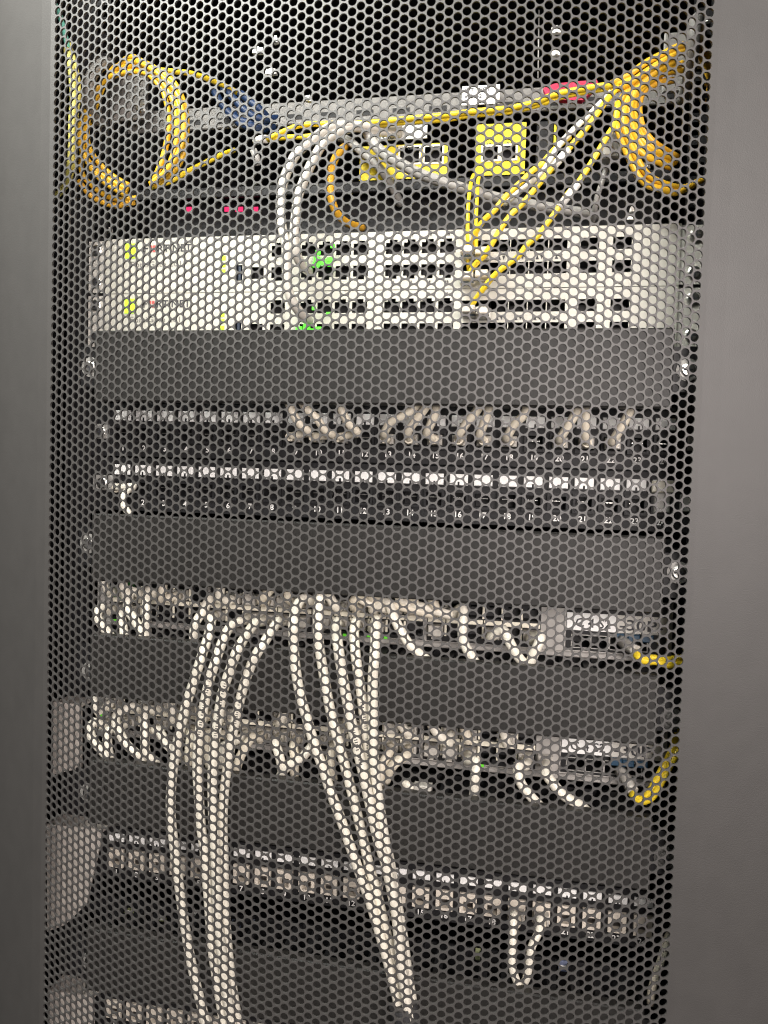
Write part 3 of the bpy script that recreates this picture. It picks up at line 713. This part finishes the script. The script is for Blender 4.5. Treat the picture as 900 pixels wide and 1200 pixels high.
# bright clips glinting in the dark at the back
for i, (px, py, w_, h_, rot) in enumerate(((303, 60, 10, 4, -.2), (318, 85, 10, 4, 0), (324, 48, 4, 5, .4), (652, 36, 9, 5, 0), (652, 63, 9, 4, -.1), (741, 246, 5, 4, .3), (739, 256, 6, 3, 0), (362, 116, 6, 3, -.6), (830, 23, 6, 5, .5), (128, 270, 5, 4, .4), (757, 195, 6, 3, -.3))):
    c = at(px, py, 60 if py < 100 else 10)
    where = ('upper left dark area, higher', 'upper left dark area, lower', 'upper left dark area, smallest', 'upper right dark area, higher', 'upper right dark area, lower', 'just above the firewall, right side, higher', 'just above the firewall, right side, lower', 'on top of the grey bar', 'top right corner by the door margin', 'above the left end of the firewall', 'inside the right fibre coil')[i]
    t = thing('metal_clip', 'small bright metal clip, ' + where, 'clip', c, 'bright metal clips')
    part('clip_body', MB().prism([(c.x-w_/2, c.z-h_/2), (c.x+w_/2, c.z-h_/2+rot*2), (c.x+w_/2-1, c.z+h_/2), (c.x-w_/2+1, c.z+h_/2-rot)], c.y-2, c.y+2), CABLEW, t)
    part('tongue', MB().box(c.x-1, c.x+1, c.y-3, c.y-2.05, c.z-h_/2, c.z+h_/2), STEEL, t)
q0, q1 = at(630.6, 92, 100), at(631.6, 12, 100)
t = thing('rear_rod', 'thin bright vertical rod in the dark at the top right', 'rod', (q0.x, 100, q0.z)); part('rod', MB().tube([q0, (q0+q1)/2, q1], 0.7, 6), GALV, t)

# ------------------------------------------------------------------ cords of the upper patch panel
ORD = ['', 'first', 'second', 'third', 'fourth', 'fifth', 'sixth', 'seventh', 'eighth', 'ninth', 'tenth', 'eleventh', 'twelfth', 'thirteenth', 'fourteenth', 'fifteenth']
PC = [ (9, [(362,506),(351,497),(342,482),(336,466)]), (10, [(389,509),(380,503),(370,489),(360,480),(350,466)]),
       (11, [(419,507),(409,497),(401,482),(396,466)]), (13, [(450,508),(458,495),(470,489),(482,481),(494,468)]),
       (14, [(477,508),(484,497),(491,488),(500,476),(506,464)]), (15, [(500,508),(507,492),(511,479),(514,464)]),
       (16, [(538,509),(548,494),(557,484),(566,470)]), (17, [(562,510),(568,494),(573,479),(576,464)]),
       (18, [(594,513),(603,497),(612,489),(618,478),(626,464)]), (20, [(656,514),(666,499),(676,481),(680,466)]),
       (21, [(686,513),(686,499),(687,486),(688,466)]), (22, [(718,517),(728,501),(738,482),(745,466)]) ]
zj = -1.5*U+U*0.42
for i, (k, pts) in enumerate(PC):
    x = port_x(k); P0 = Vector((x, -2, zj))
    far = [at(px, py, Y) for (px, py), Y in zip(pts, (-26, -31, -34, -36, -34))]
    lo = Vector((x, -2, zj-4))
    t = thing('beige_patch_cable', 'beige patch cord in port %d of the upper black panel, %s from the left' % (k, ORD[i+1]), 'cable', lo, 'beige cords of the upper patch panel')
    plugged(t, P0, L=9)
    part('cord', MB().tube(spline([P0+Vector((0,-14,0)), P0*0.25+far[0]*0.75]+far, 3), 3.2, 8), CABLE2, t)
t = thing('beige_patch_cable', 'single beige patch cord in the first port of the lower black panel', 'cable', (port_x(1), -2, -2.5*U))
P0 = Vector((port_x(1)+3, -2, -2.5*U+U*0.42)); plugged(t, P0, L=8)
part('cord', MB().tube(spline([P0+Vector((0,-14,0)), at(157,570,-24), at(150,574,-30), at(145,582,-34), at(145,592,-34), at(150,600,-34), at(158,616,-34)], 3), 2.8, 8), CABLE, t)

# ------------------------------------------------------------------ cords of the switches
XA = -203.0
def sw_port(sw, px, row):
    zb = (-4.6 if sw == 1 else -6.65)*U
    z = zb+U*(0.64 if row else 0.31)
    x = at(px, 720 if sw == 1 else 875, YS-15).x
    best = min((XA+c*14.0+(c//6)*3.2 for c in range(24)), key=lambda q: abs(q-x))
    return Vector((best, YS, z))
USED = set()
def sw_cord(sw, label, start, row, pts, group, r=3.6, material=CABLE, name='patch_cable'):
    p = sw_port(sw, start, row)
    while (sw, row, round(p.x)) in USED: p.x += 14.0
    USED.add((sw, row, round(p.x)))
    t = thing(name, label, 'cable', (p.x, YS, p.z-6), group)
    plugged(t, p, boot=material, L=9, rb=3.6)
    P3 = [at(*q) for q in pts]
    part('cord', MB().tube(spline([p+Vector((0,-12,0)), p+Vector((0,-20,0.5)) if (P3[0]-p).length > 26 else p+Vector((0,-15,0))]+P3, 4), r, 10), material, t)
    return t
def yy(pts, a, b):
    n = len(pts); return [(x, y, a+(b-a)*min(1, i/2.0)) for i, (x, y) in enumerate(pts)]
GL, GR_ = 'left hanging bundle of white cords', 'right hanging bundle of white cords'
LB = [
 (252, 0, [(248,724),(244,746),(235,773),(227,799),(218,827),(210,861),(205,886),(201,920),(200,951),(203,983),(209,1030),(213,1062),(217,1087),(223,1122),(230,1154),(239,1190),(248,1225)], 'white cord, leftmost of the left hanging bundle'),
 (280, 0, [(272,732),(263,746),(253,774),(245,799),(238,833),(233,864),(231,895),(233,933),(236,973),(239,991),(242,1026),(245,1062),(248,1104),(253,1140),(261,1190),(267,1225)], 'white cord, second from left in the left hanging bundle'),
 (304, 0, [(299,730),(289,744),(279,760),(270,784),(261,811),(255,846),(251,877),(249,914),(250,958),(252,994),(254,1040),(255,1072),(259,1108),(264,1151),(270,1190),(277,1225)], 'white cord, third from left in the left hanging bundle'),
 (330, 0, [(326,728),(317,741),(307,757),(298,771),(287,799),(279,830),(272,864),(267,895),(263,927),(261,964),(262,1001),(263,1045),(265,1087),(270,1140),(278,1193),(285,1225)], 'white cord, rightmost of the left hanging bundle'),
]
def printing(t, pts, y0, y1, seed, r=3.65):
    rnd = random.Random(seed); sp = [p for p in spline([at(*q) for q in pts], 1.7) if at(300, y1, -65).z < p.z < at(300, y0, -65).z]
    m_ = MB()
    for i in range(1, len(sp)-1):
        if rnd.random() < 0.16: continue
        d = (sp[i+1]-sp[i-1]).normalized(); side = d.cross(Vector((0, -1, 0))).normalized(); out = (CAM-sp[i]).normalized(); out = (out-d*out.dot(d)).normalized()
        c = sp[i]+out*(r+0.06)+side*rnd.uniform(-0.3, 0.3); side = d.cross(out)
        h, w_ = rnd.uniform(0.7, 1.2), rnd.uniform(0.22, 0.45)
        m_.quad(c-side*h-d*w_, c+side*h-d*w_, c+side*h+d*w_, c-side*h+d*w_)
    if m_.v: part('jacket_lettering', m_, INK, t)
for i, (st, row, pts, lab) in enumerate(LB):
    q = yy(pts, -40, (-64, -66, -70, -63)[i]); t = sw_cord(1, lab, st, row, q, GL, r=3.65)
    if i in (1, 2): printing(t, q, (790, 796)[i-1], (868, 868)[i-1], i)
    if i == 3: printing(t, q, 812, 866, 9)
RB = [
 (366, 1, [(357,700),(347,713),(344,730),(344,750),(346,780),(351,811),(359,840),(368,871),(378,899),(387,927),(396,951),(408,985),(416,1008),(425,1033),(434,1058),(445,1094),(456,1133),(465,1168),(470,1195),(474,1230)], 'white cord, leftmost of the right hanging bundle, arching out first'),
 (388, 1, [(380,692),(374,708),(373,734),(374,756),(381,799),(388,836),(398,874),(407,908),(415,939),(425,980),(433,1016),(441,1044),(452,1090),(463,1140),(471,1175),(476,1200),(480,1230)], 'white cord, second from left in the right hanging bundle'),
 (402, 0, [(395,728),(394,742),(396,756),(401,790),(409,833),(418,874),(426,908),(434,945),(443,984),(452,1012),(459,1044),(465,1076),(469,1122),(475,1165),(480,1195),(484,1230)], 'white cord, third from left in the right hanging bundle'),
 (424, 0, [(417,728),(415,742),(417,770),(421,796),(426,833),(430,864),(436,914),(444,958),(455,1001),(464,1051),(472,1097),(478,1143),(482,1168),(486,1195),(489,1230)], 'white cord, fourth from left in the right hanging bundle'),
 (445, 0, [(441,726),(440,742),(439,770),(437,796),(437,843),(438,889),(444,939),(451,985),(458,1030),(465,1075),(471,1120),(475,1160),(479,1195),(482,1230)], 'white cord, straight rightmost of the right hanging bundle'),
]
for i, (st, row, pts, lab) in enumerate(RB):
    q = yy(pts, -40, (-68, -63, -74, -64, -70)[i]); t = sw_cord(1, lab, st, row, q, GR_, r=3.65)
    if i in (2, 3): printing(t, q, (835, 808)[i-2], (880, 880)[i-2], 20+i)
slv = free('braided_sleeve', 'black braided sleeve gathering the foot of the right hanging bundle', 'cable sleeve', [(472,1176,-69),(475,1190,-69),(478,1206,-69),(482,1235,-69)], 10.0, SLEEVE, n=16, cname='sleeve')
G1, G2 = 'short cords of the upper switch', 'short cords of the lower switch'
def fr(pts, Y): return [(x, y, q) for (x, y), q in zip(pts, Y)]
sw_cord(1, 'short white cord at the far left of the upper switch, hooking out', 128, 0, fr([(118,712),(114,722),(121,735),(132,748),(144,764)], (-36,-40,-40,-38,-34)), G1)
sw_cord(1, 'short white cord rising at the far left of the upper switch', 130, 1, fr([(125,692),(121,680),(116,668)], (-36,-38,-36)), G1, r=2.6)
sw_cord(1, 'short white cord on the upper switch, S-shaped, left cluster', 168, 1, fr([(155,692),(150,704),(150,714),(157,725),(165,739),(172,750),(180,766)], (-34,-38,-40,-42,-42,-40,-34)), G1)
sw_cord(1, 'short white cord on the upper switch, straight down, left cluster', 178, 1, fr([(173,692),(172,715),(172,742),(173,764)], (-36,-42,-40,-34)), G1)
sw_cord(1, 'short white cord just left of the left hanging bundle', 245, 1, fr([(237,718),(229,730),(227,746),(227,764)], (-38,-42,-40,-34)), G1)
sw_cord(1, 'short white cord rising behind the cover above the left bundle', 312, 1, fr([(306,702),(314,694),(322,684),(330,672)], (-34,-38,-38,-36)), G1, material=CABLE2)
sw_cord(1, 'short beige cord arching right of the second bundle cord', 408, 1, fr([(413,706),(422,696),(428,684),(432,672)], (-36,-40,-38,-36)), G1, material=CABLE2)
sw_cord(1, 'short white cord curving right of the right bundle', 448, 1, fr([(453,704),(461,722),(470,740),(480,756),(490,765),(502,775),(512,786)], (-36,-40,-42,-42,-40,-38,-34)), G1)
sw_cord(1, 'short beige cord rising over the middle of the upper switch, left one', 492, 1, fr([(484,706),(488,694),(494,684),(500,672)], (-34,-38,-36,-34)), G1, material=CABLE2)
sw_cord(1, 'short beige cord rising over the middle of the upper switch, right one', 515, 1, fr([(510,712),(506,700),(502,690),(498,676)], (-34,-38,-36,-34)), G1, material=CABLE2)
sw_cord(1, 'cream cord dropping straight at the centre right of the upper switch', 542, 1, fr([(542,712),(542,732),(543,752),(551,767),(558,778),(566,790)], (-36,-40,-40,-40,-38,-34)), G1)
sw_cord(1, 'cream cord slanting right on the upper switch, left leg of the vee', 578, 0, fr([(590,738),(597,752),(604,765),(613,777),(624,790)], (-38,-42,-42,-40,-34)), G1)
sw_cord(1, 'cream cord slanting left on the upper switch, right leg of the vee', 638, 0, fr([(634,744),(630,757),(624,770),(618,784),(610,796)], (-36,-40,-40,-38,-34)), G1)
sw_cord(2, 'short white cord at the far left of the lower switch, hooking out', 122, 0, fr([(110,846),(105,856),(111,870),(119,879),(127,888),(138,900)], (-38,-42,-42,-42,-40,-34)), G2)
sw_cord(2, 'short white cord rising at the far left of the lower switch', 124, 1, fr([(114,836),(112,826),(110,814)], (-36,-38,-36)), G2, r=2.6)
sw_cord(2, 'short white cord straight down at the far left of the lower switch', 132, 0, fr([(127,856),(126,870),(128,884),(134,898)], (-36,-40,-40,-34)), G2)
sw_cord(2, 'white cord looping in a crescent on the lower switch', 168, 1, fr([(156,828),(147,831),(137,838),(136,848),(141,860),(148,872),(156,880),(163,886),(174,898)], (-32,-36,-38,-40,-42,-42,-42,-40,-34)), G2)
sw_cord(2, 'white cord dropping straight inside the crescent on the lower switch', 176, 1, fr([(170,832),(170,850),(170,868),(171,882),(178,889),(188,896)], (-36,-40,-42,-42,-40,-34)), G2)
sw_cord(2, 'white cord slanting to the left bundle on the lower switch', 188, 0, fr([(187,856),(193,869),(201,878),(212,890)], (-38,-42,-42,-34)), G2)
sw_cord(2, 'beige cord behind the left bundle on the lower switch', 228, 0, fr([(224,860),(222,876),(222,892),(224,906)], (-36,-40,-40,-34)), G2, material=CABLE2)
sw_cord(2, 'beige cord between the second and third cords of the left bundle', 256, 0, fr([(244,858),(242,874),(244,890),(248,904)], (-34,-36,-36,-32)), G2, material=CABLE2)
sw_cord(2, 'beige cord just right of the left bundle on the lower switch', 302, 0, fr([(295,864),(286,878),(279,894),(276,910)], (-36,-40,-40,-34)), G2, material=CABLE2)
sw_cord(2, 'white cord dropping midway between the bundles, left leg of the tick', 322, 0, fr([(322,870),(327,884),(330,898),(331,914)], (-38,-42,-40,-34)), G2)
sw_cord(2, 'white cord slanting midway between the bundles, right leg of the tick', 372, 0, fr([(364,876),(354,888),(343,895),(334,901),(326,914)], (-36,-40,-42,-40,-34)), G2)
sw_cord(2, 'beige cord behind the first cord of the right bundle', 392, 0, fr([(388,880),(387,894),(389,906),(392,920)], (-34,-36,-36,-32)), G2, material=CABLE2)
sw_cord(2, 'beige cord leaving the right bundle, hooking down on the lower switch', 462, 0, fr([(456,882),(448,896),(445,910),(444,926)], (-36,-40,-40,-34)), G2, material=CABLE2)
sw_cord(2, 'beige cord right of the right bundle, slanting left on the lower switch', 482, 0, fr([(477,885),(467,891),(458,900),(452,916)], (-36,-42,-42,-34)), G2, material=CABLE2)
sw_cord(2, 'white cord rising at the middle of the lower switch', 530, 1, fr([(526,871),(518,865),(510,856),(504,846)], (-32,-36,-36,-34)), G2)
sw_cord(2, 'white cord dropping straight at the centre right of the lower switch', 557, 0, fr([(558,892),(557,908),(556,924),(554,944)], (-38,-42,-40,-34)), G2)
sw_cord(2, 'white cord dropping and bending right on the lower switch', 606, 0, fr([(607,897),(608,911),(613,922),(620,931),(630,942),(642,954)], (-38,-42,-42,-42,-40,-34)), G2)
sw_cord(2, 'white cord slanting right, rightmost of the lower switch', 636, 0, fr([(640,907),(648,918),(658,930),(668,937),(679,943),(692,954)], (-38,-42,-42,-42,-40,-34)), G2)
def stubs(sw, xs, row, up, y0, noun, group):
    for i, px in enumerate(xs):
        rnd = random.Random(px*7+sw); w1 = rnd.uniform(-7, 7)
        if up: pts = [(px-2, y0-4, -34), (px+w1*0.5, y0-13, -38), (px+w1, y0-24, -36), (px+w1*1.3, y0-36, -32)]
        else: pts = [(px-1, y0+9, -36), (px+w1*0.5, y0+20, -40), (px+w1, y0+32, -38), (px+w1*1.2, y0+46, -33)]
        sw_cord(sw, '%s from left of the short cords %s the %s switch' % (ORD[i+1], noun, 'upper' if sw == 1 else 'lower'), px, row, pts, group, r=3.5, material=CABLE2 if i % 2 else CABLE)
stubs(1, (150, 190, 258, 340, 425, 440, 470), 1, True, 706, 'rising above', 'short cords rising over the upper switch')
stubs(1, (146,), 0, False, 728, 'dropping at the left end of', 'short cords dropping from the upper switch')
stubs(2, (205, 236, 330, 408, 470, 545, 590), 1, True, 850, 'rising above', 'short cords rising over the lower switch')
stubs(2, (262, 345, 430), 0, False, 866, 'dropping from the middle of', 'short cords dropping from the lower switch')
# empty clear plugs left in the ports
for sw, row, xs, y in ((1, 0, (350, 372, 500), 722), (2, 0, (310, 500, 520), 876), (1, 1, (285, 322), 700), (2, 1, (185, 270, 385, 450), 852)):
    for i, px in enumerate(xs):
        p = sw_port(sw, px, row)
        while (sw, row, round(p.x)) in USED: p.x += 14.0 if (p.x < 120) else 17.2
        if p.x > 142: continue
        USED.add((sw, row, round(p.x)))
        t = thing('clear_plug', '%s clear plug from the left, %s port row of the %s switch' % (ORD[i+1], 'upper' if row else 'lower', 'upper' if sw == 1 else 'lower'), 'plug', (p.x, YS-6, p.z-4), 'clear plugs in the switches')
        part('shell', MB().cbox(p.x-5.5, p.x+5.5, YS-9, YS+5, p.z-3.9, p.z+3.9, 0.8), PLUG, t)
        part('latch', MB().cbox(p.x-2.2, p.x+2.2, YS-12, YS-2, p.z+(4.0 if row else -5.2), p.z+(5.2 if row else -4.0), 0.4), PLUG, t)
# loose plug
c = at(498, 924, -40)
t = thing('loose_plug', 'loose clear plug lying in front of the cover below the lower switch', 'plug', (c.x, -40, c.z-5))
part('shell', MB().cbox(c.x-8, c.x+5, -44, -36, c.z-3.6, c.z+3.2, 1.0), PLUG, t); part('boot', MB().tube([c+Vector((-8.1,0,0)), c+Vector((-12,0,0.6)), c+Vector((-17,2,2.5))], 3.2, 8), CABLE, t)
# yellow fibre at the right of the switches
def duplex(label, plug_pts, cords):
    c0 = at(*plug_pts[0]); t = thing('fibre_cable', label, 'cable', at(*cords[0][-1]), 'yellow fibre cords')
    part('connector', MB().tube(spline([at(*p) for p in plug_pts], 3), 4.2, 6), PLUG, t)
    for c in cords: part('cord', MB().tube(spline([at(*p) for p in c], 3), 2.5, 8), FIBREY, t)
    return t
duplex('yellow fibre cord leaving the right end of the upper switch', [(728,750,-16),(736,757,-26),(746,763,-34)],
       [[(744,764,-34),(755,772,-38),(766,771,-40),(778,774,-38),(792,772,-32),(806,770,-22)], [(744,766,-35),(754,775,-40),(768,775,-42),(780,779,-40),(794,779,-34),(808,776,-24)]])
duplex('yellow fibre cord rising steeply at the right end of the lower switch', [(726,902,-16),(734,914,-26),(742,928,-34)],
       [[(741,928,-34),(748,936,-38),(758,932,-40),(769,914,-40),(778,897,-38),(786,882,-36),(793,862,-30),(797,850,-24)], [(740,930,-35),(749,939,-40),(762,936,-42),(772,922,-42),(781,905,-40),(789,890,-38),(796,872,-32),(800,858,-26)]])

# ------------------------------------------------------------------ cords of the light-jacked panel
zj3 = -9.5*U+U*0.40-2.2
for k, pts, lab in ((19, [(602,1072),(601,1100),(600,1130),(604,1146),(610,1160),(618,1180)], 'left leg of the white vee under the light-jacked panel'), (20, [(633,1074),(632,1090),(623,1110),(620,1130),(617,1146),(611,1158),(606,1180)], 'right leg of the white vee under the light-jacked panel')):
    x = port_x(k); P0 = Vector((x, -2, zj3)); t = thing('patch_cable', lab, 'cable', (x, -2, zj3-6), 'cords of the light-jacked panel'); plugged(t, P0, L=8)
    far = [at(px, py, Y) for (px, py), Y in zip(pts, (-30, -38, -42, -42, -40, -34, -30))]
    part('cord', MB().tube(spline([P0+Vector((0,-13,0))]+far, 3), 2.9, 8), CABLE, t)
free('beige_patch_cable', 'beige cord hanging at the lower right edge of the rack', 'cable', [(786,1092,-12),(780,1106,-22),(776,1122,-30),(769,1142,-36),(764,1160,-38),(762,1176,-36)], 2.8, CABLE2)
# small printed stickers in the dark under the light-jacked panel
for px, py, w_, h_, mt, lab in ((150, 1067, 14, 6, STICKG, 'dim green sticker under the light-jacked panel, far left'), (190, 1077, 10, 5, STICKG, 'dim green sticker under the light-jacked panel, beside the left bundle'),
     (230, 1070, 6, 7, GALV, 'small grey tab between the cords of the left bundle'), (277, 1082, 9, 8, STICKB, 'dim blue sticker right of the left bundle, first'), (297, 1083, 5, 10, STICKB, 'dim blue sticker right of the left bundle, second'),
     (560, 1118, 5, 12, STICKG, 'dim green sticker under port seventeen'), (661, 1132, 11, 11, STICKB, 'dim blue sticker right of the white vee')):
    c = at(px, py, -4); t = thing('sticker', lab, 'sticker', c, 'dim stickers under the light-jacked panel')
    part('film', MB().cbox(c.x-w_/2.6, c.x+w_/2.6, -4.4, -3.6, c.z-h_/2.6, c.z+h_/2.6, 0.2), mt, t)
    part('print', MB().box(c.x-w_/4, c.x+w_/4, -4.6, -4.45, c.z-0.6, c.z+0.6), INKW, t)

# ------------------------------------------------------------------ added plates shaped as lit patches, left rail
def lit_patch(poly, Y, label):
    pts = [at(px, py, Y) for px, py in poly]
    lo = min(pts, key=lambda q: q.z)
    t = thing('lit_patch_plate', label, 'light patch', lo, 'grey plates for lit patches on the left rail')
    part('plate', MB().prism([(p.x, p.z) for p in pts], Y, Y+2), LITP, t)  # plate outline stands in for light falling on the rail
    a = pts[0]; part('top_flange', MB().box(pts[0].x, pts[-1].x, Y+2.05, Y+22, min(pts[0].z, pts[-1].z)-2, min(pts[0].z, pts[-1].z)-0.4), LITP, t)
lit_patch([(62,822),(62,908),(95,900),(95,826)], -22, 'grey plate for a lit patch on the left rail beside the lower switch')
lit_patch([(55,966),(55,1092),(76,1084),(101,1060),(110,1020),(117,990),(119,972)], -20, 'large tapered grey plate for a lit patch on the left rail beside the light-jacked panel')
lit_patch([(56,1160),(56,1230),(110,1236),(109,1168)], -20, 'grey plate for a lit patch on the left rail at the bottom corner')
